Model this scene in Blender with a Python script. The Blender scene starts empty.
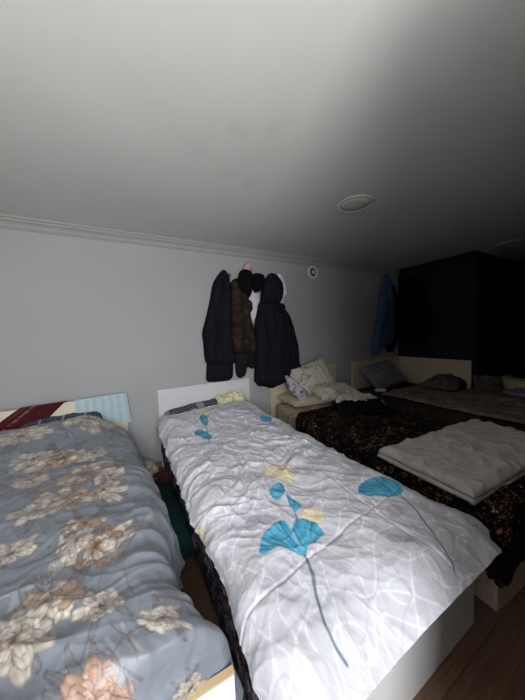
import bpy, bmesh, math, random
import numpy as np
from mathutils import Vector, Matrix
from mathutils.geometry import delaunay_2d_cdt
PI = math.pi
col = bpy.context.scene.collection
rnd = random.Random(7)

# ---------------------------------------------------------------- materials
def lin(c):
    return tuple(((v/255.)/12.92 if v/255. <= .04045 else ((v/255.+.055)/1.055)**2.4) for v in c)
class NT:
    def __init__(s, name, rough=.8, spec=.3):
        s.m = bpy.data.materials.new(name); s.m.use_nodes = True
        s.t = s.m.node_tree; s.b = s.t.nodes['Principled BSDF']
        s.b.inputs['Roughness'].default_value = rough
        s.b.inputs['Specular IOR Level'].default_value = spec
    def n(s, typ, **kw):
        nd = s.t.nodes.new(typ)
        for k, v in kw.items(): setattr(nd, k, v)
        return nd
    def l(s, a, b): s.t.links.new(a, b)
    def coord(s, scale=(1, 1, 1), rot=(0, 0, 0), gen=False):
        tc = s.n('ShaderNodeTexCoord'); mp = s.n('ShaderNodeMapping')
        mp.inputs['Scale'].default_value = scale; mp.inputs['Rotation'].default_value = rot
        s.l(tc.outputs['Object'], mp.inputs[0]); return mp.outputs[0]
    def noise(s, scale, vec, detail=4, rough=.5, dist=0):
        nd = s.n('ShaderNodeTexNoise'); nd.inputs['Scale'].default_value = scale
        nd.inputs['Detail'].default_value = detail; nd.inputs['Roughness'].default_value = rough
        nd.inputs['Distortion'].default_value = dist; s.l(vec, nd.inputs['Vector']); return nd.outputs['Fac']
    def ramp(s, fac, stops, interp='LINEAR'):
        r = s.n('ShaderNodeValToRGB'); r.color_ramp.interpolation = interp
        e = r.color_ramp.elements
        while len(e) < len(stops): e.new(.5)
        for i, (p, c) in enumerate(stops):
            e[i].position = p; e[i].color = (*(c if len(c) == 3 else c[:3]), 1)
        s.l(fac, r.inputs[0]); return r.outputs[0]
    def mix(s, fac, a, b):
        m = s.n('ShaderNodeMix', data_type='RGBA')
        for k, v in ((0, fac), (6, a), (7, b)):
            if isinstance(v, (float, int)): m.inputs[k].default_value = v
            elif isinstance(v, tuple): m.inputs[k].default_value = (*v, 1)
            else: s.l(v, m.inputs[k])
        return m.outputs[2]
    def bump(s, h, strength=.3, dist=.01):
        b = s.n('ShaderNodeBump'); b.inputs['Strength'].default_value = strength
        b.inputs['Distance'].default_value = dist; s.l(h, b.inputs['Height'])
        s.l(b.outputs[0], s.b.inputs['Normal'])
    def base(s, c):
        if isinstance(c, tuple): s.b.inputs['Base Color'].default_value = (*c, 1)
        else: s.l(c, s.b.inputs['Base Color'])
        return s

def plain(name, c, rough=.7, var=.12, scale=6, bump=.15, bscale=60, spec=.3, metal=0):
    t = NT(name, rough, spec); v = t.coord()
    a = lin(c); d = tuple(x*(1-var) for x in a); e = tuple(min(1, x*(1+var)) for x in a)
    t.base(t.ramp(t.noise(scale, v), [(.3, d), (.7, e)]))
    if bump: t.bump(t.noise(bscale, v, 3), bump, .004)
    t.b.inputs['Metallic'].default_value = metal
    return t.m
def cloth(name, c, var=.25, rough=.95, scale=14, sheen=0.0):
    t = NT(name, rough, .12); v = t.coord()
    a = lin(c); d = tuple(x*(1-var) for x in a); e = tuple(min(1, x*(1+var)) for x in a)
    t.base(t.ramp(t.noise(scale, v, 5, .6), [(.3, d), (.7, e)]))
    t.b.inputs['Sheen Weight'].default_value = sheen
    t.bump(t.noise(220, v, 2), .25, .002)
    return t.m
def floral(name, ground, cols, scale, amount=.56, dist=1.6):
    """dark ground with scattered blossoms: several masks of warped noise inside cell clusters"""
    t = NT(name, .9, .1); v = t.coord()
    cur = tuple(lin(ground))
    for i, c in enumerate(cols):
        vo = t.n('ShaderNodeTexVoronoi'); vo.inputs['Scale'].default_value = scale*(.8+.25*i)
        mp = t.n('ShaderNodeMapping'); mp.inputs['Location'].default_value = (3.1*i, 1.7*i, .9*i)
        t.l(v, mp.inputs[0])
        nz = t.n('ShaderNodeTexNoise'); nz.inputs['Scale'].default_value = scale*1.8; nz.inputs['Detail'].default_value = 2
        t.l(mp.outputs[0], nz.inputs['Vector'])
        ad = t.mix(.16, mp.outputs[0], nz.outputs['Color'])
        t.l(ad, vo.inputs['Vector'])
        clus = t.ramp(vo.outputs['Distance'], [(.0, (1, 1, 1)), (.34, (1, 1, 1)), (.46, (0, 0, 0))])
        fine = t.noise(scale*4.2, mp.outputs[0], 3, .6, dist)
        pet = t.ramp(fine, [(amount-.04, (0, 0, 0)), (amount+.03, (1, 1, 1))])
        mu = t.n('ShaderNodeMath', operation='MULTIPLY'); t.l(clus, mu.inputs[0]); t.l(pet, mu.inputs[1])
        pale = t.ramp(t.noise(scale*7, mp.outputs[0], 2), [(.35, tuple(x*.45 for x in lin(c))), (.65, lin(c))])
        cur = t.mix(mu.outputs[0], cur, pale)
    t.base(cur); t.bump(t.noise(200, v, 2), .2, .002)
    return t.m
def painted(name, rough=.75, sheen=.1, weave=420, spec=.25):
    t = NT(name, rough, spec); v = t.coord()
    at = t.n('ShaderNodeAttribute', attribute_name='pattern')
    t.base(at.outputs['Color']); t.b.inputs['Sheen Weight'].default_value = sheen
    t.bump(t.noise(weave, v, 2), .18, .0015)
    return t.m

def wall_mat(name, c, stain=None, rough=.75):
    t = NT(name, rough, .25); v = t.coord(); a = lin(c)
    f = t.noise(1.3, v, 5, .55, .4)
    cur = t.ramp(f, [(.3, tuple(x*.94 for x in a)), (.7, tuple(min(1, x*1.03) for x in a))])
    if stain:
        for (x, y, r) in stain:
            sb = t.n('ShaderNodeVectorMath', operation='DISTANCE')
            t.l(v, sb.inputs[0]); sb.inputs[1].default_value = (x, y, 2.265)
            nn = t.noise(26, v, 4, .7, .6)
            mm = t.n('ShaderNodeMath', operation='MULTIPLY_ADD'); t.l(nn, mm.inputs[0])
            mm.inputs[1].default_value = r*2.2; t.l(sb.outputs['Value'], mm.inputs[2])
            k = t.ramp(mm.outputs[0], [(r*1.1, (.13, .13, .13)), (min(.99, r*1.9), (0, 0, 0))])
            cur = t.mix(k, cur, tuple(x*.45 for x in a))
    t.base(cur); t.bump(t.noise(35, v, 5, .6), .12, .004)
    return t.m
def wood_floor():
    t = NT('floor_wood', .5, .35); v = t.coord(rot=(0, 0, 0))
    br = t.n('ShaderNodeTexBrick'); br.offset = .43
    br.inputs['Scale'].default_value = 1; br.inputs['Brick Width'].default_value = 1.2
    br.inputs['Row Height'].default_value = .14; br.inputs['Mortar Size'].default_value = .0025
    br.inputs['Color1'].default_value = (*lin((118, 92, 72)), 1); br.inputs['Color2'].default_value = (*lin((92, 70, 55)), 1)
    br.inputs['Mortar'].default_value = (*lin((40, 30, 24)), 1)
    t.l(v, br.inputs['Vector'])
    g = t.noise(5, t.coord((1.2, 16, 1)), 6, .65, .5)
    t.base(t.mix(.45, br.outputs['Color'], t.ramp(g, [(.3, lin((66, 48, 36))), (.7, lin((140, 110, 86)))])))
    t.bump(g, .1, .003)
    return t.m
def laminate(name, c, rough=.45, vert=True):
    t = NT(name, rough, .35); a = lin(c)
    g = t.noise(3, t.coord((22, 22, 1.2) if vert else (1.2, 22, 22)), 5, .6, .3)
    t.base(t.ramp(g, [(.25, tuple(x*.88 for x in a)), (.75, tuple(min(1, x*1.04) for x in a))]))
    return t.m

M = {}
M['ceil'] = wall_mat('ceiling_paint', (212, 210, 206), [(.55, 1.15, .10), (.70, 1.07, .09), (.63, 1.46, .10), (.79, 1.5, .09)])
M['wall'] = wall_mat('wall_paint', (170, 170, 171))
M['shadewall'] = wall_mat('side_wall_painted_shade', (27, 26, 26))  # near-black puts the right end's shade into the wall colour and cuts bounce
M['floor'] = wood_floor()
M['trim'] = plain('moulding_white', (160, 158, 155), .6, .04)
M['base'] = plain('baseboard_brown', (150, 128, 112), .6, .1)
M['white'] = plain('white_laminate', (232, 232, 232), .4, .02, bump=.03)
M['whitehead'] = plain('white_headboard_laminate', (212, 212, 214), .4, .02, bump=.03)
M['cream'] = laminate('cream_laminate', (222, 212, 192))
M['beige'] = laminate('beige_laminate', (214, 200, 172))
M['edge'] = laminate('pale_wood_edge', (196, 172, 134), vert=False)
M['oak'] = laminate('oak_laminate', (190, 160, 122))
M['metal'] = plain('brushed_metal', (150, 150, 150), .35, .1, metal=1, bump=.05)
M['plastic'] = plain('white_plastic', (215, 208, 200), .4, .03, bump=0)
M['darkplastic'] = plain('grey_plastic', (70, 66, 64), .5, .05, bump=0)
M['diffuser'] = plain('frosted_diffuser', (206, 203, 198), .5, .02, bump=0)
M['navy'] = cloth('navy_cloth', (25, 28, 36))
M['ink'] = cloth('ink_cloth', (24, 25, 31))
M['black'] = cloth('black_cloth', (13, 13, 15))
M['brown'] = cloth('brown_fleece', (44, 36, 31), .8, scale=16)
M['charcoal'] = cloth('charcoal_cloth', (30, 29, 30))
M['white_cloth'] = cloth('white_cloth', (226, 222, 226), .05)
M['blue'] = cloth('blue_cloth', (74, 92, 122))
M['palestripe'] = cloth('pale_blue_trim', (110, 130, 160), .1)
M['pinkcloth'] = cloth('pink_cloth', (196, 172, 168), .2, scale=60)
M['yellowcloth'] = cloth('yellow_cloth', (216, 212, 172), .12, scale=30)
M['greencloth'] = cloth('dark_green_cloth', (16, 42, 42), .3)
def add_marks(mat, pts, r, c):
    t = mat.node_tree; b = t.nodes['Principled BSDF']; src = b.inputs['Base Color'].links[0].from_socket
    tc = t.nodes.new('ShaderNodeTexCoord')
    for q in pts:
        d = t.nodes.new('ShaderNodeVectorMath'); d.operation = 'DISTANCE'; d.inputs[1].default_value = q
        mp = t.nodes.new('ShaderNodeMapping'); mp.inputs['Scale'].default_value = (1, .5, .2); mp.inputs['Location'].default_value = (0, 0, 0)
        t.links.new(tc.outputs['Object'], mp.inputs[0]); t.links.new(mp.outputs[0], d.inputs[0]); d.inputs[1].default_value = (q[0], q[1]*.5, q[2]*.2)
        lt = t.nodes.new('ShaderNodeMath'); lt.operation = 'LESS_THAN'; lt.inputs[1].default_value = r; t.links.new(d.outputs['Value'], lt.inputs[0])
        mx = t.nodes.new('ShaderNodeMix'); mx.data_type = 'RGBA'; t.links.new(lt.outputs[0], mx.inputs[0]); t.links.new(src, mx.inputs[6]); mx.inputs[7].default_value = (*lin(c), 1)
        src = mx.outputs[2]
    t.links.new(src, b.inputs['Base Color'])
add_marks(M['greencloth'], [(.165, 1.80, .24), (.182, 1.79, .24), (.199, 1.78, .23)], .006, (190, 195, 195))
M['beigeplastic'] = plain('beige_plastic_film', (180, 168, 150), .35, .15, 12, .3, 40, spec=.5)
M['redprint'] = floral('red_print_cloth', (70, 36, 38), [(170, 150, 140), (120, 50, 50)], 30)
M['silver'] = plain('silver_satin', (112, 114, 122), .4, .2, 12, .2, 70, spec=.5)
M['mattside'] = floral('dark_floral_ticking', (30, 32, 42), [(176, 180, 190), (150, 104, 92), (90, 108, 120)], 15, .47)
M['blackfloral'] = floral('black_floral_blanket_cloth', (12, 10, 11), [(206, 128, 72), (186, 172, 154), (110, 66, 44)], 12, .612)
M['brownfloral'] = floral('brown_floral_ticking', (186, 168, 144), [(176, 160, 140), (96, 78, 68)], 16, .5)
M['darkticking'] = cloth('dark_ticking', (58, 50, 46), .3)
M['taupe'] = cloth('taupe_blanket_cloth', (126, 112, 106), .3, scale=9)
M['taupe2'] = floral('taupe_print_cloth', (88, 78, 72), [(136, 122, 110)], 18, .5)
M['grey'] = cloth('grey_fleece', (184, 178, 174), .14, scale=20, sheen=.3)
M['ivoryfloral'] = floral('ivory_print_cloth', (206, 200, 184), [(126, 96, 88), (160, 146, 110)], 9, .56)
M['purplefloral'] = floral('purple_print_cloth', (206, 200, 206), [(104, 88, 136), (150, 80, 96)], 11, .5)
M['creamcloth'] = cloth('cream_cloth', (190, 178, 156), .12)
M['cable'] = plain('charger_plastic', (200, 200, 205), .4, .02, bump=0)
def plaid(name, ground, stripe, axis, sc, width=.12):
    t = NT(name, .9, .1); v = t.coord()
    sx = t.n('ShaderNodeSeparateXYZ'); t.l(v, sx.inputs[0])
    cur = t.ramp(t.noise(30, v), [(.3, tuple(x*.8 for x in lin(ground))), (.7, lin(ground))])
    for ax, s_ in axis:
        m = t.n('ShaderNodeMath', operation='MULTIPLY'); t.l(sx.outputs[ax], m.inputs[0]); m.inputs[1].default_value = s_
        fr = t.n('ShaderNodeMath', operation='FRACT'); t.l(m.outputs[0], fr.inputs[0])
        lt = t.n('ShaderNodeMath', operation='LESS_THAN'); t.l(fr.outputs[0], lt.inputs[0]); lt.inputs[1].default_value = width
        cur = t.mix(lt.outputs[0], cur, lin(stripe))
    t.base(cur); t.bump(t.noise(200, v, 2), .2, .002); return t.m
M['plaid'] = plaid('slate_plaid_cloth', (84, 90, 102), (150, 154, 160), [(0, 7.0)], 1, .1)
M['stripe'] = plaid('dark_striped_cloth', (66, 66, 80), (140, 140, 152), [(1, 26.0), (0, 3)], 1, .22)
M['teal'] = None; M['maroon'] = None

# ---------------------------------------------------------------- object helpers
def tag(o, label, cat, group=None, kind=None):
    if label: o['label'] = label
    if cat: o['category'] = cat
    if group: o['group'] = group
    if kind: o['kind'] = kind
    return o
def thing(name, loc, label, cat, group=None, rz=0):
    o = bpy.data.objects.new(name, None); col.objects.link(o); o.location = loc; o.rotation_euler.z = rz
    o.empty_display_size = .1
    return tag(o, label, cat, group)
def link(name, me, mat, parent=None, smooth=True):
    o = bpy.data.objects.new(name, me); col.objects.link(o)
    if mat: me.materials.append(mat)
    if smooth: me.polygons.foreach_set('use_smooth', [True]*len(me.polygons))
    if parent:
        o.parent = parent
        if WORLD[0]:      # geometry was given in room coordinates: bring it into the thing's own
            r = parent
            while r.parent: r = r.parent
            me.transform((Matrix.Translation(r.location) @ Matrix.Rotation(r.rotation_euler.z, 4, 'Z')).inverted())
    return o
WORLD = [False]
def bm_obj(name, bm, mat, parent=None, smooth=False):
    me = bpy.data.meshes.new(name); bmesh.ops.recalc_face_normals(bm, faces=bm.faces); bm.to_mesh(me); bm.free()
    return link(name, me, mat, parent, smooth)
def box(bm, lo, hi, bev=.003, mtx=None):
    c = [(a+b)/2 for a, b in zip(lo, hi)]; s = [max(1e-4, b-a) for a, b in zip(lo, hi)]
    m = Matrix.Translation(c) @ Matrix.Diagonal((*s, 1))
    if mtx: m = mtx @ m
    r = bmesh.ops.create_cube(bm, size=1, matrix=m)
    if bev:
        es = list({e for v in r['verts'] for e in v.link_edges})
        bmesh.ops.bevel(bm, geom=es, offset=bev, segments=2, profile=.7, affect='EDGES')
def boxo(name, lo, hi, mat, parent=None, bev=.003, mtx=None):
    bm = bmesh.new(); box(bm, lo, hi, bev, mtx); return bm_obj(name, bm, mat, parent)
def tube(name, pts, r, mat, parent=None, seg=8):
    cu = bpy.data.curves.new(name, 'CURVE'); cu.dimensions = '3D'; cu.bevel_depth = r; cu.bevel_resolution = 3
    sp = cu.splines.new('POLY'); sp.points.add(len(pts)-1)
    for p, q in zip(sp.points, pts): p.co = (*q, 1)
    cu.use_fill_caps = True
    o = bpy.data.objects.new(name, cu); col.objects.link(o)
    dg = bpy.context.evaluated_depsgraph_get(); me = bpy.data.meshes.new_from_object(o.evaluated_get(dg))
    bpy.data.objects.remove(o); bpy.data.curves.remove(cu)
    return link(name, me, mat, parent)
def lathe(name, prof, mat, parent=None, seg=48, mtx=None):
    bm = bmesh.new(); rings = []
    for r, z in prof:
        if r < 1e-5: rings.append([bm.verts.new((0, 0, z))])
        else: rings.append([bm.verts.new((r*math.cos(2*PI*i/seg), r*math.sin(2*PI*i/seg), z)) for i in range(seg)])
    for a, b in zip(rings, rings[1:]):
        for i in range(seg):
            j = (i+1) % seg
            if len(a) == 1 and len(b) == 1: continue
            if len(a) == 1: bm.faces.new((a[0], b[i], b[j]))
            elif len(b) == 1: bm.faces.new((a[i], a[j], b[0]))
            else: bm.faces.new((a[i], a[j], b[j], b[i]))
    if mtx: bmesh.ops.transform(bm, matrix=mtx, verts=bm.verts)
    return bm_obj(name, bm, mat, parent, True)

# ---------------------------------------------------------------- noise
def perlin(x, y, seed=0):
    r = np.random.RandomState(seed); p = r.permutation(256); p = np.concatenate([p, p])
    ang = r.rand(256)*2*PI; gx = np.cos(ang); gy = np.sin(ang)
    xi = np.floor(x).astype(int); yi = np.floor(y).astype(int); xf = x-xi; yf = y-yi
    u = xf**3*(xf*(xf*6-15)+10); v = yf**3*(yf*(yf*6-15)+10)
    def g(ix, iy, dx, dy):
        h = p[(p[ix & 255]+iy) & 255]; return gx[h]*dx+gy[h]*dy
    a = g(xi, yi, xf, yf); b = g(xi+1, yi, xf-1, yf); c = g(xi, yi+1, xf, yf-1); d = g(xi+1, yi+1, xf-1, yf-1)
    return (a*(1-u)+b*u)*(1-v)+(c*(1-u)+d*u)*v
def fbm(x, y, seed=0, o=4, k=.5):
    s = 0; a = 1
    for i in range(o): s = s+a*perlin(x*2**i, y*2**i, seed+i); a *= k
    return s
def ridge(x, y, seed=0, sharp=2.0):
    """thin fold lines: 1 on the crest of each fold"""
    n = np.abs(perlin(x, y, seed))*2.2
    return np.clip(1-n, 0, 1)**sharp
def sstep(a, b, x):
    t = np.clip((x-a)/(b-a), 0, 1); return t*t*(3-2*t)

def grid(name, P, mat, parent=None, colors=None, thick=0, edge_pull=True):
    n, m = P.shape[:2]; me = bpy.data.meshes.new(name)
    if thick:
        # a second layer below, closed at the rim, so the sheet is a real body of cloth
        du = np.gradient(P, axis=0); dv = np.gradient(P, axis=1); N = np.cross(du, dv)
        N /= np.linalg.norm(N, axis=2, keepdims=True)+1e-9
        if N[..., 2].mean() < 0: N = -N
        e = np.minimum(np.minimum(np.arange(n)[:, None], np.arange(n)[::-1][:, None])*np.ones((1, m)),
                       np.minimum(np.arange(m)[None], np.arange(m)[::-1][None])*np.ones((n, 1)))
        w = np.sqrt(np.clip(e/ max(3, .012/ (np.linalg.norm(P[1, 1]-P[0, 1])+1e-9)), 0, 1))[..., None]
        Q = P-N*thick*w
        V = np.concatenate([P.reshape(-1, 3), Q.reshape(-1, 3)])
    else: V = P.reshape(-1, 3)
    i = np.arange(n-1)[:, None]*m+np.arange(m-1)[None]
    F = np.stack([i, i+m, i+m+1, i+1], -1).reshape(-1, 4)
    if thick: F = np.concatenate([F, F[:, ::-1]+n*m])
    me.vertices.add(len(V)); me.vertices.foreach_set('co', V.astype(np.float32).ravel())
    me.loops.add(F.size); me.loops.foreach_set('vertex_index', F.ravel().astype(np.int32))
    me.polygons.add(len(F)); me.polygons.foreach_set('loop_start', np.arange(0, F.size, 4, dtype=np.int32))
    me.polygons.foreach_set('loop_total', np.full(len(F), 4, np.int32))
    me.update(calc_edges=True)
    if colors is not None:
        C = np.concatenate([colors.reshape(-1, 3), np.ones((n*m, 1))], 1)
        if thick: C = np.concatenate([C, C])
        ca = me.color_attributes.new('pattern', 'FLOAT_COLOR', 'POINT'); ca.data.foreach_set('color', C.astype(np.float32).ravel())
    return link(name, me, mat, parent)

# ---------------------------------------------------------------- pattern painting (flat dye colours)
def inpoly(poly, x, y):
    c = np.zeros(x.shape, bool); k = len(poly)
    for i in range(k):
        x1, y1 = poly[i]; x2, y2 = poly[(i+1) % k]
        if y1 == y2: continue
        c ^= ((y1 > y) != (y2 > y)) & (x < (x2-x1)*(y-y1)/(y2-y1)+x1)
    return c
def smooth_poly(poly, it=2):
    p = [Vector((*a, 0)) for a in poly]
    for _ in range(it):
        q = []
        for i in range(len(p)):
            a, b = p[i], p[(i+1) % len(p)]; q += [a*.75+b*.25, a*.25+b*.75]
        p = q
    return [(a.x, a.y) for a in p]
def blend(C, mask, c):
    mask = mask[..., None]; C[:] = C*(1-mask)+np.asarray(c)*mask
def segd(poly, x, y, closed=True):
    d = np.full(x.shape, 1e9); k = len(poly)
    for i in range(k if closed else k-1):
        x1, y1 = poly[i]; x2, y2 = poly[(i+1) % k]
        L = (x2-x1)**2+(y2-y1)**2+1e-12
        t = np.clip(((x-x1)*(x2-x1)+(y-y1)*(y2-y1))/L, 0, 1)
        d = np.minimum(d, np.hypot(x-x1-t*(x2-x1), y-y1-t*(y2-y1)))
    return d
def sub(X, Y, cx, cy, r):
    return (np.abs(X-cx) < r) & (np.abs(Y-cy) < r)
def petal(C, X, Y, cx, cy, ang, L, W, cin, cout, al=1.0, seed=0):
    m = sub(X, Y, cx, cy, L*1.1)
    if not m.any(): return
    x = X[m]-cx; y = Y[m]-cy; u = (x*math.cos(ang)+y*math.sin(ang))/L; v = (-x*math.sin(ang)+y*math.cos(ang))/W
    wv = np.sin(np.clip(u, 0, 1)*PI*.92)**.6+1e-6
    inside = (u > 0) & (u < 1) & (np.abs(v) < wv)
    e = np.clip(np.minimum(1-np.abs(v)/wv, (1-u)*2.5)*3, 0, 1)
    st = .5+.5*np.sin(v*9+seed)
    c = np.asarray(cin)*(1-u[:, None])+np.asarray(cout)*u[:, None]
    c = c*(.74+.26*st[:, None])*(.36+.64*e[:, None])
    a = (inside*al)[:, None]
    C[m] = C[m]*(1-a)+c*a
def peony(C, X, Y, cx, cy, r, kind, seed):
    q = random.Random(seed)
    L_ = lambda c: np.array(lin(c))
    if kind == 3:      # pale leaf sprays
        for k in range(5):
            a = q.uniform(0, 2*PI); petal(C, X, Y, cx+q.uniform(-r, r)*.3, cy+q.uniform(-r, r)*.3, a, r*q.uniform(.9, 1.4), r*.22, L_((138, 140, 146)), L_((178, 174, 172)), .55, k)
        for k in range(4):
            a = q.uniform(0, 2*PI); petal(C, X, Y, cx, cy, a, r*1.3, r*.10, L_((90, 84, 84)), L_((112, 104, 104)), .6, k)
        return
    inn, out = {0: ((122, 98, 80), (208, 202, 192)), 1: ((104, 76, 60), (186, 160, 138)), 2: ((122, 84, 68), (206, 172, 152))}[kind]
    alt = L_((222, 212, 198)) if kind == 1 else L_(out)
    for k in range(7):
        a = q.uniform(0, 2*PI); petal(C, X, Y, cx, cy, a, r*q.uniform(1.2, 1.7), r*.17, L_((84, 84, 88)), L_((128, 128, 130)), .8, k)
    sq = q.uniform(-.5, .5)
    for ring, (n, ll, ww) in enumerate(((11, 1.12, .27), (9, .84, .25), (7, .58, .21), (5, .34, .15))):
        for k in range(n):
            a = 2*PI*k/n+q.uniform(-.2, .2)+ring*.4
            el = .62+.52*abs(math.cos(a-sq))
            f = q.uniform(.8, 1.1); oc = alt if q.random() < .45 else L_(out)
            petal(C, X, Y, cx+q.uniform(-.06, .06)*r, cy+q.uniform(-.06, .06)*r, a, r*ll*el*q.uniform(.8, 1.15), r*ww*q.uniform(.8, 1.1), L_(inn)*f, np.minimum(1, oc*f), 1, k)
    for k in range(5):
        a = q.uniform(0, 2*PI); petal(C, X, Y, cx, cy, a, r*.2, r*.05, L_((90, 60, 44)), L_((150, 110, 80)), .9, k)

# outlines and pattern positions in metres
COATS= {'left': [(1.013, 1.991), (0.949, 1.926), (0.886, 1.831), (0.854, 1.676), (0.794, 1.469), (0.747, 1.329), (0.76, 1.238), (0.761, 1.056), (0.79, 1.011), (0.904, 0.985), (1.077, 0.988), (1.109, 1.026), (1.085, 1.139), (1.075, 1.412), (1.083, 1.682), (1.084, 1.869), (1.046, 1.959)], 'trou': [(0.791, 1.027), (0.776, 0.897), (0.766, 0.805), (0.894, 0.791), (1.061, 0.787), (1.079, 0.918), (1.078, 1.001)], 'brown': [(1.198, 1.909), (1.123, 1.893), (1.085, 1.837), (1.065, 1.548), (1.044, 1.141), (1.113, 1.104), (1.234, 1.084), (1.369, 1.097), (1.364, 1.264), (1.348, 1.351), (1.332, 1.408), (1.305, 1.515), (1.331, 1.591), (1.294, 1.675), (1.276, 1.826)], 'under': [(1.108, 1.137), (1.113, 0.998), (1.114, 0.83), (1.173, 0.795), (1.237, 0.83), (1.258, 0.928), (1.313, 0.882), (1.36, 0.918), (1.37, 1.12), (1.235, 1.106)], 'cap': [(1.234, 2.015), (1.178, 1.983), (1.154, 1.914), (1.148, 1.792), (1.189, 1.726), (1.248, 1.695), (1.296, 1.722), (1.327, 1.829), (1.344, 1.927), (1.319, 1.994)], 'mid': [(1.388, 1.994), (1.348, 1.955), (1.336, 1.829), (1.368, 1.769), (1.427, 1.783), (1.469, 1.836), (1.509, 1.924), (1.476, 1.987)], 'white': [(1.327, 1.829), (1.294, 1.675), (1.319, 1.549), (1.33, 1.374), (1.372, 1.436), (1.452, 1.607), (1.462, 1.836)], 'hood': [(1.587, 2.007), (1.51, 1.944), (1.452, 1.835), (1.424, 1.65), (1.553, 1.62), (1.665, 1.646), (1.711, 1.716), (1.727, 1.85), (1.671, 1.949)], 'body': [(1.438, 1.678), (1.378, 1.436), (1.344, 1.265), (1.347, 0.919), (1.328, 0.718), (1.545, 0.671), (1.645, 0.675), (1.745, 0.7), (1.811, 0.742), (1.855, 1.089), (1.86, 1.399), (1.769, 1.552), (1.783, 1.627), (1.658, 1.655), (1.556, 1.682)], 'sleeve': [(1.72, 1.596), (1.777, 1.564), (1.841, 1.491), (1.902, 1.305), (1.951, 1.082), (1.953, 0.923), (1.987, 0.872), (1.963, 0.762), (1.84, 0.707), (1.812, 0.779), (1.805, 0.968), (1.77, 1.309)], 'hem': [(1.495, 0.71), (1.502, 0.634), (1.632, 0.622), (1.653, 0.699)], 'whiter': [(1.639, 2.011), (1.709, 2.017), (1.76, 1.941), (1.774, 1.852), (1.792, 1.763), (1.744, 1.731), (1.733, 1.656), (1.658, 1.634), (1.647, 1.787)], 'pink': [(1.255, 2.022), (1.264, 2.077), (1.309, 2.12), (1.362, 2.108), (1.381, 2.049), (1.325, 2.0)], 'hook': [(1.105, 1.993), (1.1, 1.902)], 'blue': [(3.743, 2.14), (3.654, 1.981), (3.564, 1.648), (3.499, 1.319), (3.385, 0.968), (3.492, 0.877), (3.624, 1.025), (3.848, 1.035), (3.914, 1.194), (3.966, 1.712), (3.876, 1.993), (3.814, 2.129)], 'bk1': [(3.886, 2.039), (3.901, 1.711), (3.877, 1.195), (3.765, 0.942), (4.006, 0.925), (4.106, 1.423), (4.043, 1.945)], 'bk2': [(2.574, 2.055), (2.473, 2.102), (2.317, 2.059), (2.227, 1.908), (2.186, 1.663), (2.184, 1.128), (2.317, 0.95), (2.506, 0.984), (2.59, 1.188), (2.636, 1.835)], 'bk2s': [(2.259, 1.951), (2.186, 1.795), (2.125, 1.525), (2.094, 1.26), (2.144, 1.235), (2.195, 1.451), (2.248, 1.725)]}
G= {'big_l': [(0.358, 0.731), (0.386, 0.771), (0.413, 0.794), (0.456, 0.805), (0.494, 0.804), (0.513, 0.78), (0.499, 0.723), (0.485, 0.679), (0.474, 0.638), (0.449, 0.67), (0.427, 0.701), (0.391, 0.711), (0.368, 0.714)], 'big_r': [(0.505, 0.746), (0.545, 0.777), (0.584, 0.761), (0.61, 0.717), (0.601, 0.671), (0.546, 0.656), (0.514, 0.655), (0.481, 0.633), (0.472, 0.643), (0.488, 0.687)], 'up1': [(0.547, 0.98), (0.588, 1.013), (0.631, 1.013), (0.624, 0.96), (0.598, 0.922), (0.552, 0.909), (0.532, 0.948)], 'up2': [(0.595, 0.924), (0.61, 0.881), (0.623, 0.826), (0.594, 0.815), (0.563, 0.801), (0.568, 0.846)], 'right': [(0.894, 0.783), (0.967, 0.809), (1.054, 0.803), (1.102, 0.771), (1.092, 0.674), (1.027, 0.657), (0.943, 0.694), (0.894, 0.733)], 't1': [(0.537, 2.173), (0.607, 2.184), (0.567, 1.944), (0.517, 1.971)], 't2': [(0.421, 1.913), (0.486, 1.952), (0.54, 1.773), (0.5, 1.707), (0.444, 1.798)], 't3': [(0.991, 1.908), (1.072, 1.954), (1.084, 1.822), (1.006, 1.756), (0.959, 1.808)], 'y1': [(0.71, 1.168), (0.636, 1.165), (0.558, 1.085), (0.622, 1.091), (0.643, 0.99), (0.69, 0.969), (0.747, 1.074), (0.748, 1.143)], 'y2': [(0.573, 0.787), (0.624, 0.811), (0.671, 0.761), (0.649, 0.713), (0.596, 0.713), (0.57, 0.744)], 'y3': [(0.213, 1.07), (0.242, 1.03), (0.222, 0.936), (0.203, 0.973)], 'y4': [(0.559, 2.336), (0.655, 2.348), (0.645, 2.166), (0.568, 2.151)], 'm1': [(0.379, 0.894), (0.424, 0.902), (0.477, 0.855), (0.51, 0.813), (0.452, 0.823), (0.392, 0.821), (0.365, 0.857)], 'm2': [(0.921, 0.653), (0.972, 0.63), (0.947, 0.579), (0.891, 0.587), (0.884, 0.618)], 'm3': [(0.916, 0.892), (0.982, 0.885), (1.01, 0.831), (0.932, 0.815), (0.901, 0.851)]}
ST= {'s1': [(0.481, 0.637), (0.461, 0.578), (0.436, 0.535), (0.418, 0.494), (0.405, 0.462), (0.402, 0.422), (0.409, 0.39)], 's1b': [(0.481, 0.624), (0.46, 0.563), (0.435, 0.528), (0.405, 0.462)], 's2': [(0.565, 0.805), (0.559, 0.787), (0.55, 0.767)], 's3': [(1.034, 0.652), (1.008, 0.593), (0.974, 0.534), (0.908, 0.438), (0.867, 0.375)], 's4': [(0.541, 1.963), (0.522, 1.873), (0.481, 1.683)], 's5': [(1.013, 1.769), (0.987, 1.651)]}
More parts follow.
